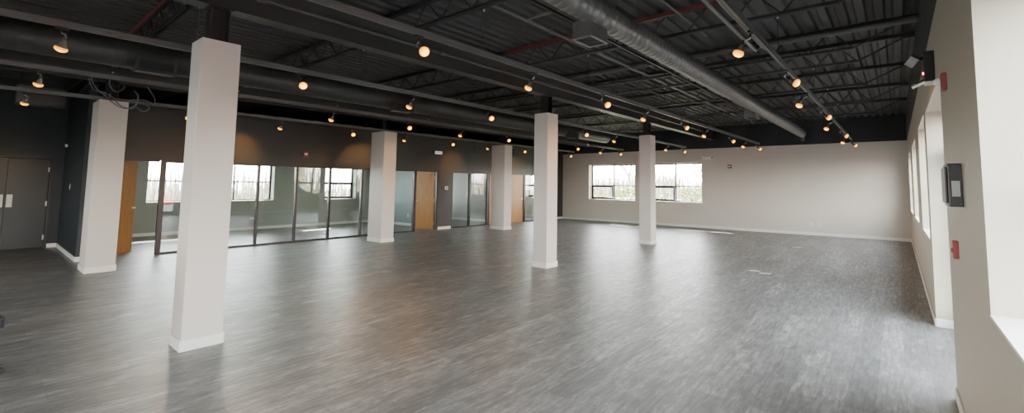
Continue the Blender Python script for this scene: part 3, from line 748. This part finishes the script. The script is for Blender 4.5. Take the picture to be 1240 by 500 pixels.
for y, z, l in ((12.04, 2.93, 'small dark wall grille above the two pane glass front'), (14.30, 3.0, 'small dark wall grille above the closed wooden doors')):
    r = thing('wall_grille', l, 'vent', (XG, y, z))
    MB().box(0, .02, -.13, .13, -.13, .13).build('grille_frame', M['steel'], r)
    g_ = MB()
    for i in range(7): g_.box(.02, .026, -.11, .11, -.105 + i * .032, -.091 + i * .032)
    g_.build('louvres', M['beam'], r)

# exit sign on the charcoal wall
r = thing('exit_sign', 'white lit exit sign with red letters on the charcoal wall', 'exit sign', (XG, 10.16, 2.73))
MB().box(0, .05, -.20, -.14, -.05, .05).build('end_box', M['blackp'], r, bevel=.004)
MB().box(0, .055, -.14, .17, -.052, .052).build('sign_body', emis('exit_sign_face', (1, .95, .90), .16), r, bevel=.006)
cu = bpy.data.curves.new('exit_letters', 'FONT'); cu.body = 'EXIT'; cu.size = .095; cu.extrude = .002; cu.align_x = 'CENTER'; cu.align_y = 'CENTER'
to = bpy.data.objects.new('tmp', cu); COL.objects.link(to)
bpy.context.view_layer.update()
me = bpy.data.meshes.new_from_object(to.evaluated_get(bpy.context.evaluated_depsgraph_get())); bpy.data.objects.remove(to)
lt = bpy.data.objects.new('letters', me); COL.objects.link(lt); me.materials.clear(); me.materials.append(emis('exit_letters', (.85, .35, .28), .09)); lt.parent = r
lt.rotation_euler = (math.pi / 2, 0, math.pi / 2); lt.location = (.058, .01, 0)

# two headed emergency light on the far wall
r = thing('emergency_light', 'white two headed emergency light on the white far wall', 'emergency light', (-5.86, YF, 2.76))
MB().box(-.13, .13, -.06, 0, -.05, .04).build('battery_case', M['white'], r, bevel=.01)
for s_ in (-1, 1):
    q = Vector((s_ * .5, -.75, -.35)).normalized().to_track_quat('Z', 'Y').to_matrix().to_4x4()
    hd = MB().lathe([(-.05, .02), (-.03, .042), (.03, .055), (.034, .05)], 16, mat=Matrix.Translation((s_ * .19, -.07, .01)) @ q).build('lamp_head', M['white'], r)
    MB().lathe([(.034, .048), (.037, .046)], 16, mat=Matrix.Translation((s_ * .19, -.07, .01)) @ q).build('lamp_glass', M['greyp'], hd)

# black emergency unit with white lamp heads on the right wall
r = thing('emergency_light', 'black emergency light with white ribbed heads high on the right wall', 'emergency light', (XR, 5.35, 2.72))
MB().box(-.075, 0, -.11, .13, -.13, .15).build('battery_case', M['blackp'], r, bevel=.006)
def tilted(mb, c, n_, up_, hw, hh, th):
    n_ = Vector(n_).normalized(); r_ = Vector(up_).cross(n_).normalized(); u_ = n_.cross(r_); c = Vector(c)
    vs = [c + n_ * (k * th) + r_ * (i * hw) + u_ * (j * hh) for k in (0, 1) for i, j in ((-1, -1), (1, -1), (1, 1), (-1, 1))]
    mb.add(vs, [(3, 2, 1, 0), (4, 5, 6, 7), (0, 1, 5, 4), (1, 2, 6, 5), (2, 3, 7, 6), (3, 0, 4, 7)]); return mb
n_ = (-.30, -.80, -.52)
hm = tilted(MB(), (-.150, -.10, .075), n_, (-.5, 0, .45), .052, .040, .025).bar((-.07, -.04, .10), (-.14, -.09, .08), .03).build('lamp_head', M['blackp'], r)
rb = MB(); nn = Vector(n_).normalized(); base = Vector((-.150, -.10, .075)) + nn * .025
tilted(rb, base, n_, (-.5, 0, .45), .047, .036, .006)
rr_ = Vector((-.5, 0, .45)).cross(nn).normalized()
for i in range(4): tilted(rb, base + rr_ * ((i - 1.5) * .023) + nn * .006, n_, (-.5, 0, .45), .008, .032, .004)
rb.build('ribbed_lens', M['greyp'], hm)
h2 = MB().bar((-.075, -.03, -.11), (-.15, -.05, -.15), .10, .03).build('lamp_head', M['blackp'], r)
MB().bar((-.08, -.045, -.128), (-.15, -.065, -.165), .08, .02).build('ribbed_lens', M['white'], h2)
MB().tube([(-.074, -.08, -.05), (-.084, -.08, -.05)], .012, 10).build('indicator_light', M['redled'], r)

# red horn strobe on the right wall over the recess corner
r = thing('fire_strobe', 'red fire strobe with clear lens on the right wall beside the recess', 'fire alarm', (XR, 4.25, 2.39))
MB().box(-.030, .002, -.05, .05, -.062, .062).build('backplate', M['red'], r, bevel=.006)
MB().lathe([(0, .032), (.02, .030), (.034, .018), (.037, .004)], 14, mat=Matrix.Translation((-.035, 0, 0)) @ Vector((-1, 0, 0)).to_track_quat('Z', 'Y').to_matrix().to_4x4()).build('strobe_lens', M['white'], r)
# black annunciator / reader box
r = thing('alarm_control_box', 'black wall box with pale square panel on the right wall', 'control box', (XR, 3.62, 1.645))
MB().box(-.066, .002, 0, .30, -.130, .130).build('box_body', M['blackp'], r, bevel=.006)
MB().box(-.050, -.012, -.004, .001, -.068, .025).build('pale_panel', M['greyp'], r, bevel=.002)
MB().box(-.078, -.066, .02, .28, -.11, .11).build('front_cover', M['frame'], r, bevel=.004)
# pull station
r = thing('fire_pull_station', 'dark red fire alarm pull station below the black wall box', 'fire alarm', (XR, 4.10, 1.215))
MB().box(-.030, .002, -.045, .045, -.058, .058).build('backplate', M['red'], r, bevel=.005)
MB().box(-.038, -.030, -.030, .030, -.018, .010).build('pull_handle', M['red'], r, bevel=.003)

# small pale tape pieces left on the floor
for (x, y, a, l) in ((-2.24, 9.45, .35, 'small pale scuff of tape on the floor, left piece'), (-2.02, 9.30, .30, 'small pale scuff of tape on the floor, right piece'), (-2.2, 13.9, .3, 'small pale scrap of tape on the floor near the far wall')):
    o = MB().box(-.10, .10, -.035, .035, 0, .0015).build('floor_tape', M['white']); o.location = (x, y, 0.0002); o.rotation_euler.z = a
    tag(o, l, 'tape')

# dark chair just entering the frame at far left
r = thing('office_chair', 'dark padded chair, only its seat corner showing at the left edge', 'chair', (-5.90, -.025, 0), .15)
def roundbox(mb, hx, hy, z0, z1, rr, mat=None):
    pts = []
    for sx, sy, a0 in ((1, 1, 0), (-1, 1, 90), (-1, -1, 180), (1, -1, 270)):
        for k in range(5):
            a = math.radians(a0 + k * 22.5); pts.append((sx * (hx - rr) + rr * math.cos(a), sy * (hy - rr) + rr * math.sin(a)))
    mb.rings([[Vector((x, y, z)) for x, y in pts] for z in (z0, z1)], smooth=False)
    return mb
roundbox(MB(), .25, .24, .43, .50, .07).build('seat', M['fabric'], r, bevel=.015)
b = roundbox(MB(), .23, .22, 0, .05, .08).build('backrest', M['fabric'], r, bevel=.012); b.rotation_euler = (math.radians(84), 0, 0); b.location = (0, -.24, .80)
MB().bar((0, -.2, .45), (0, -.28, .66), .05, .02).build('back_bracket', M['blackp'], r)
MB().tube([(0, 0, .12), (0, 0, .43)], .028, 12).build('gas_post', M['metal'], r)
for k in range(5):
    a = k * 2 * math.pi / 5 + .3
    lg = MB().bar((0, 0, .13), (.27 * math.cos(a), .27 * math.sin(a), .075), .04, .03).build('leg', M['blackp'], r)
    MB().tube([(.27 * math.cos(a) - .012, .27 * math.sin(a), .03), (.27 * math.cos(a) + .012, .27 * math.sin(a), .03)], .03, 12).build('caster', M['tyre'], lg)

# ------------------------------------------------------------------ outdoors
gm = MB()
gx = [-140, -75, -45, -24, -18.2]; gz = [-3.2, -2.9, -1.6, -.25, -.15]
for i in range(4):
    gm.add([(gx[i], -80, gz[i]), (gx[i + 1], -80, gz[i + 1]), (gx[i + 1], 120, gz[i + 1]), (gx[i], 120, gz[i])], [(0, 1, 2, 3)])
gm.add([(-18.2, YF + .34, -.15), (90, YF + .34, -.15), (90, 120, -.15), (-18.2, 120, -.15)], [(0, 1, 2, 3)], mi=1)
gm.add([(.65, -80, -.15), (90, -80, -.15), (90, YF + .34, -.15), (.65, YF + .34, -.15)], [(0, 1, 2, 3)])
gm.add([(-18.2, -80, -.15), (.65, -80, -.15), (.65, YN - .3, -.15), (-18.2, YN - .3, -.15)], [(0, 1, 2, 3)])
tag(gm.build('ground', [M['ground'], M['grass']]), 'pale ground outside the windows', 'ground', kind='structure')
# unseen overhang added outside to block sun through the upper panes
tag(MB().box(-18.9, 2.9, YF + TH, YF + TH + 2.1, 2.95, 3.1).box(XB - TH - 2.2, XB - TH, -2, YF + TH + 2.1, 2.95, 3.1).box(-18.9, 2.9, YF, YF + .01, 4.1, 4.11).build('trim_added_eaves', M['trim']),
    'unseen eaves added outside the windows to narrow the sun patches', 'eaves', kind='structure')

def bush_mesh(seed, R_, H_, n=900):
    rnd = random.Random(seed); mb = MB()
    for i in range(n):
        a = rnd.uniform(0, 2 * math.pi); u = rnd.random() ** .5; z = rnd.random()
        rr = R_ * (0.55 + .45 * math.sin(math.pi * min(1, z * .8 + .2))) * (0.6 + .4 * u) * (1 + .2 * math.sin(a * 3 + seed))
        c = Vector((rr * math.cos(a), rr * math.sin(a), H_ * z * (1 - .15 * u)))
        d = Vector((rnd.uniform(-1, 1), rnd.uniform(-1, 1), rnd.uniform(-.3, 1))).normalized() * rnd.uniform(.07, .15)
        s_ = d.cross(Vector((rnd.uniform(-1, 1), rnd.uniform(-1, 1), .4))).normalized() * .045
        mb.add([c - s_, c + d * .5 - s_ * .9, c + d, c + d * .5 + s_ * .9, c + s_], [(0, 1, 2, 3, 4)])
    return mb
def bush(x, y, R_, H_, seed, label, mat='leaf'):
    r = thing('evergreen_shrub', label, 'shrub', (x, y, -.15), group='shrubs outside the far windows')
    bush_mesh(seed, R_, H_).build('foliage', M[mat], r)
    st = MB(); rnd = random.Random(seed)
    for k in range(5): st.tube([(0, 0, 0), (rnd.uniform(-.3, .3) * R_, rnd.uniform(-.3, .3) * R_, H_ * .5), (rnd.uniform(-.7, .7) * R_, rnd.uniform(-.7, .7) * R_, H_ * .85)], [.03, .02, .008], 5)
    st.build('stem', M['bark'], r)
for i, (x, y, R_, H_) in enumerate(((-15.9, 23.0, .85, 1.5), (-13.9, 22.4, .85, 1.35), (-12.0, 22.8, .85, 1.75), (-10.1, 22.3, .85, 1.30), (-8.2, 22.6, .85, 1.85), (-19.8, 23.5, .85, 1.6), (-17.9, 24, .85, 1.4))):
    bush(x, y, R_, H_, i + 3, 'green evergreen shrub outside the far wall, %s from the left' % ORD[[5, 6, 0, 1, 2, 3, 4].index(i)] if 0 else 'leafy green shrub outside the far windows, %s counting from the right' % ORD[sorted([-15.9, -13.9, -12.0, -10.1, -8.2, -19.8, -17.9], reverse=True).index(x)])

def tree_mesh(seed, H_):
    rnd = random.Random(seed); mb = MB()
    def br(p, d, L_, rad, lev):
        q = p + d * L_
        mid = p + d * L_ * .5 + Vector((rnd.uniform(-1, 1), rnd.uniform(-1, 1), 0)) * L_ * .05
        mb.tube([p, mid, q], [rad, rad * .8, rad * .6], 4 if lev > 1 else 6, caps=False)
        if lev >= 4: return
        for k in range(3 if lev else 4):
            a = rnd.uniform(0, 2 * math.pi); t_ = rnd.uniform(.45, 1.0)
            nd = (d + Vector((math.cos(a), math.sin(a), rnd.uniform(-.1, .5))) * rnd.uniform(.5, .85)).normalized()
            br(p + d * L_ * t_, nd, L_ * rnd.uniform(.55, .78), rad * .55, lev + 1)
    br(Vector((0, 0, 0)), Vector((rnd.uniform(-.06, .06), rnd.uniform(-.06, .06), 1)).normalized(), H_ * .36, H_ * .017, 0)
    return mb
protos = []
for s_ in range(3):
    o = tree_mesh(21 + s_, 9.0).build('bare_tree', M['bark'])
    protos.append(o)
spots = [(-62, 8), (-66, 17), (-58, 24), (-70, 31), (-64, 40), (-55, 47), (-72, 2), (-60, -4), (-48, 33), (-52, 14),
         (-34, 58), (-26, 50), (-19, 56), (-13, 48), (-40, 52), (-8, 60), (22, 26), (26, 14), (30, 34), (24, 6)]
side = lambda x, y: 'west of the offices' if x < -45 else ('beyond the far wall' if y > 45 else 'on the right side of the building')
for i, (x, y) in enumerate(spots):
    src = protos[i % 3]
    if i < 3: o = src
    else: o = src.copy(); COL.objects.link(o)
    zg = -2.3 if x < -45 else (-1.3 if x < -30 else -.15)
    o.location = (x, y, zg); o.rotation_euler.z = i * 1.3
    sc_ = .8 + .35 * ((i * 37) % 10) / 10; o.scale = (sc_, sc_, sc_)
    tag(o, 'bare leafless tree %s, %s from the building corner' % (side(x, y), ORD[i % 10]), 'tree', 'bare trees outside')
# dry brush hedge far away
def brush(x0, y0, x1, y1, h_, z, label, n=2600, seed=3):
    rnd = random.Random(seed); mb = MB(); a = Vector((x0, y0, z)); b = Vector((x1, y1, z))
    for i in range(n):
        t_ = rnd.random(); c = a.lerp(b, t_) + Vector((rnd.uniform(-1.5, 1.5), rnd.uniform(-1.5, 1.5), 0))
        hh = h_ * (.35 + .65 * rnd.random()) * (1 + .25 * math.sin(t_ * 37) + .2 * math.sin(t_ * 91)); l_ = Vector((rnd.uniform(-.5, .5), rnd.uniform(-.5, .5), 0))
        s_ = (b - a).normalized() * rnd.uniform(.06, .2)
        mb.add([c - s_, c + s_, c + s_ * .5 + l_ + Vector((0, 0, hh)), c - s_ * .5 + l_ + Vector((0, 0, hh))], [(0, 1, 2, 3)])
    tag(mb.build('dry_brush', M['brush']), label, 'brush', kind='stuff')
brush(-78, -25, -78, 75, 5.4, -3.0, 'dry tan brush line in the distance beyond the office windows')
brush(-60, 62, 20, 66, 3.4, -.2, 'dry tan brush line in the distance beyond the far wall', seed=5)
brush(34, -20, 34, 60, 4.0, -.2, 'dry tan brush line on the right side of the building', seed=8, n=1500)

def vehicle(loc, rz, paintm, label, pickup):
    r = thing('pickup_truck' if pickup else 'parked_car', label, 'truck' if pickup else 'car', loc, rz)
    def prism(prof, hw, inset=0):
        mb = MB(); n = len(prof)
        ra = [Vector((x, -hw, z)) for x, z in prof]; rb_ = [Vector((x, hw, z)) for x, z in prof]
        mb.rings([ra, rb_], smooth=False); return mb
    if pickup:
        body = [(-2.6, .45), (2.6, .45), (2.65, .75), (2.55, 1.02), (1.2, 1.10), (.75, 1.12), (-2.6, 1.12)]
        cab = [(-.75, 1.10), (1.35, 1.10), (.75, 1.74), (-.55, 1.76)]
    else:
        body = [(-2.3, .35), (2.2, .35), (2.25, .68), (1.9, .86), (1.0, .98), (-1.9, 1.02), (-2.3, .9)]
        cab = [(-1.9, 1.0), (1.15, .97), (.35, 1.48), (-1.2, 1.50)]
    prism(body, .92).build('body', M[paintm], r, bevel=.05)
    prism(cab, .78).build('cabin', M[paintm], r, bevel=.04)
    cx0, cx1, z0, z1 = (-.5, .75, 1.2, 1.62) if pickup else (-1.25, .4, 1.05, 1.4)
    MB().box(cx0, cx1, -.80, -.775, z0, z1).box(cx0, cx1, .775, .80, z0, z1).build('side_window', M['carglass'], r)
    w0 = (1.30, 1.16) if pickup else (1.10, 1.02); w1 = (.82, 1.68) if pickup else (.42, 1.44)
    MB().add([(w0[0] + .03, -.68, w0[1]), (w0[0] + .03, .68, w0[1]), (w1[0] + .04, .6, w1[1]), (w1[0] + .04, -.6, w1[1])], [(0, 1, 2, 3)]) if 0 else None
    ws = MB(); ws.add([(w0[0] + .03, -.68, w0[1]), (w0[0] + .03, .68, w0[1]), (w1[0] + .04, .6, w1[1]), (w1[0] + .04, -.6, w1[1])], [(0, 1, 2, 3)]); ws.build('windshield', M['carglass'], r)
    for sx in (-1.55, 1.6):
        for sy in (-.86, .86):
            w = MB().tube([(sx, sy - .11, .36), (sx, sy + .11, .36)], .36, 20).build('wheel', M['tyre'], r)
            MB().tube([(sx, sy - .12, .36), (sx, sy + .12, .36)], .19, 14).build('hubcap', M['metal'], w)
    return r
vehicle((6.95, 4.35, -.15), math.radians(90), 'carred', 'red pickup truck parked outside the glazed door, mirrored in office glass', True)
vehicle((4.4, 12.3, -.15), math.radians(90), 'carblue', 'pale blue car parked outside the right wall, mirrored in the office glass', False)

# ------------------------------------------------------------------ light
w = bpy.data.worlds.new('sky'); S.world = w; w.use_nodes = True
nt = w.node_tree; nt.nodes.clear()
o_ = nt.nodes.new('ShaderNodeOutputWorld'); bg = nt.nodes.new('ShaderNodeBackground')
tc = nt.nodes.new('ShaderNodeTexCoord'); sp = nt.nodes.new('ShaderNodeSeparateXYZ'); rp = nt.nodes.new('ShaderNodeValToRGB')
rp.color_ramp.elements[0].position = .45; rp.color_ramp.elements[0].color = (.55, .55, .55, 1)
rp.color_ramp.elements[1].position = .9; rp.color_ramp.elements[1].color = (.80, .88, 1.0, 1)
e_ = rp.color_ramp.elements.new(.52); e_.color = (1.0, .97, .92, 1)
mr = nt.nodes.new('ShaderNodeMapRange'); mr.inputs['From Min'].default_value = -1; mr.inputs['From Max'].default_value = 1
nt.links.new(tc.outputs['Generated'], sp.inputs[0]); nt.links.new(sp.outputs['Z'], mr.inputs['Value']); nt.links.new(mr.outputs[0], rp.inputs[0])
nt.links.new(rp.outputs[0], bg.inputs['Color']); bg.inputs['Strength'].default_value = 11.8
nt.links.new(bg.outputs[0], o_.inputs['Surface'])

sun = bpy.data.lights.new('sun', 'SUN'); sun.energy = 40; sun.angle = math.radians(.6); sun.color = (1, .93, .82)
so = bpy.data.objects.new('sun', sun); COL.objects.link(so)
so.rotation_euler = Vector((-1.45, 1.30, 1.0)).to_track_quat('Z', 'Y').to_euler()

def portal(axis, c, sgn, a0, a1, z0, z1):
    L = bpy.data.lights.new('sky_portal', 'AREA'); L.shape = 'RECTANGLE'; L.size = a1 - a0; L.size_y = z1 - z0; L.cycles.is_portal = True
    o = bpy.data.objects.new('sky_portal', L); COL.objects.link(o)
    if axis == 'X': o.location = (c, (a0 + a1) / 2, (z0 + z1) / 2); n_ = Vector((sgn, 0, 0))
    else: o.location = ((a0 + a1) / 2, c, (z0 + z1) / 2); n_ = Vector((0, sgn, 0))
    z_ = -n_; x_ = Vector((0, 1, 0)) if axis == 'X' else Vector((1, 0, 0)); y_ = z_.cross(x_)
    o.rotation_euler = Matrix((x_, y_, z_)).transposed().to_euler()
for a, b in far_w: portal('Y', YF + TH + .02, -1, a, b, SILL, HEAD)
for a, b in right_w: portal('X', XR + TH + .02, -1, a, b, SILL, HEAD)
portal('X', XR + TH + .02, -1, door_alc[0], door_alc[1], 0, 2.55)
for a, b in office_w + office_w3: portal('X', XB - TH - .02, 1, a, b, SILL, HEAD)
portal('Y', YN - .32, 1, -11.6, -9.2, SILL, HEAD); portal('Y', YN - .32, 1, -3.4, -1.0, SILL, HEAD); portal('Y', YN - .32, 1, -7.6, -5.2, SILL, HEAD)

# ------------------------------------------------------------------ camera
f, cx, cy = 541.106, 663.225, 182.54
yaw, pitch, roll = .6619, .0764, .0106
fw = Vector((-math.sin(yaw) * math.cos(pitch), math.cos(yaw) * math.cos(pitch), math.sin(pitch)))
r0 = Vector((math.cos(yaw), math.sin(yaw), 0)); u0 = r0.cross(fw)
rv = r0 * math.cos(roll) + u0 * math.sin(roll); uv = u0 * math.cos(roll) - r0 * math.sin(roll)
cam = bpy.data.cameras.new('camera'); co = bpy.data.objects.new('camera', cam); COL.objects.link(co)
cam.sensor_fit = 'HORIZONTAL'; cam.sensor_width = 36; cam.lens = f / 1240 * 36
cam.shift_x = (620 - cx) / 1240; cam.shift_y = (cy - 250) / 1240
cam.clip_start = .02; cam.clip_end = 400
mw = Matrix((rv, uv, -fw)).transposed().to_4x4(); mw.translation = (0, 0, EYE)
co.matrix_world = mw
S.camera = co

S.view_settings.view_transform = 'AgX'
S.view_settings.look = 'AgX - Base Contrast'
S.view_settings.exposure = 1.9
S.cycles.max_bounces = 10; S.cycles.diffuse_bounces = 5; S.cycles.glossy_bounces = 4; S.cycles.transparent_max_bounces = 16
S.cycles.sample_clamp_indirect = 6.0
S.cycles.use_denoising = True
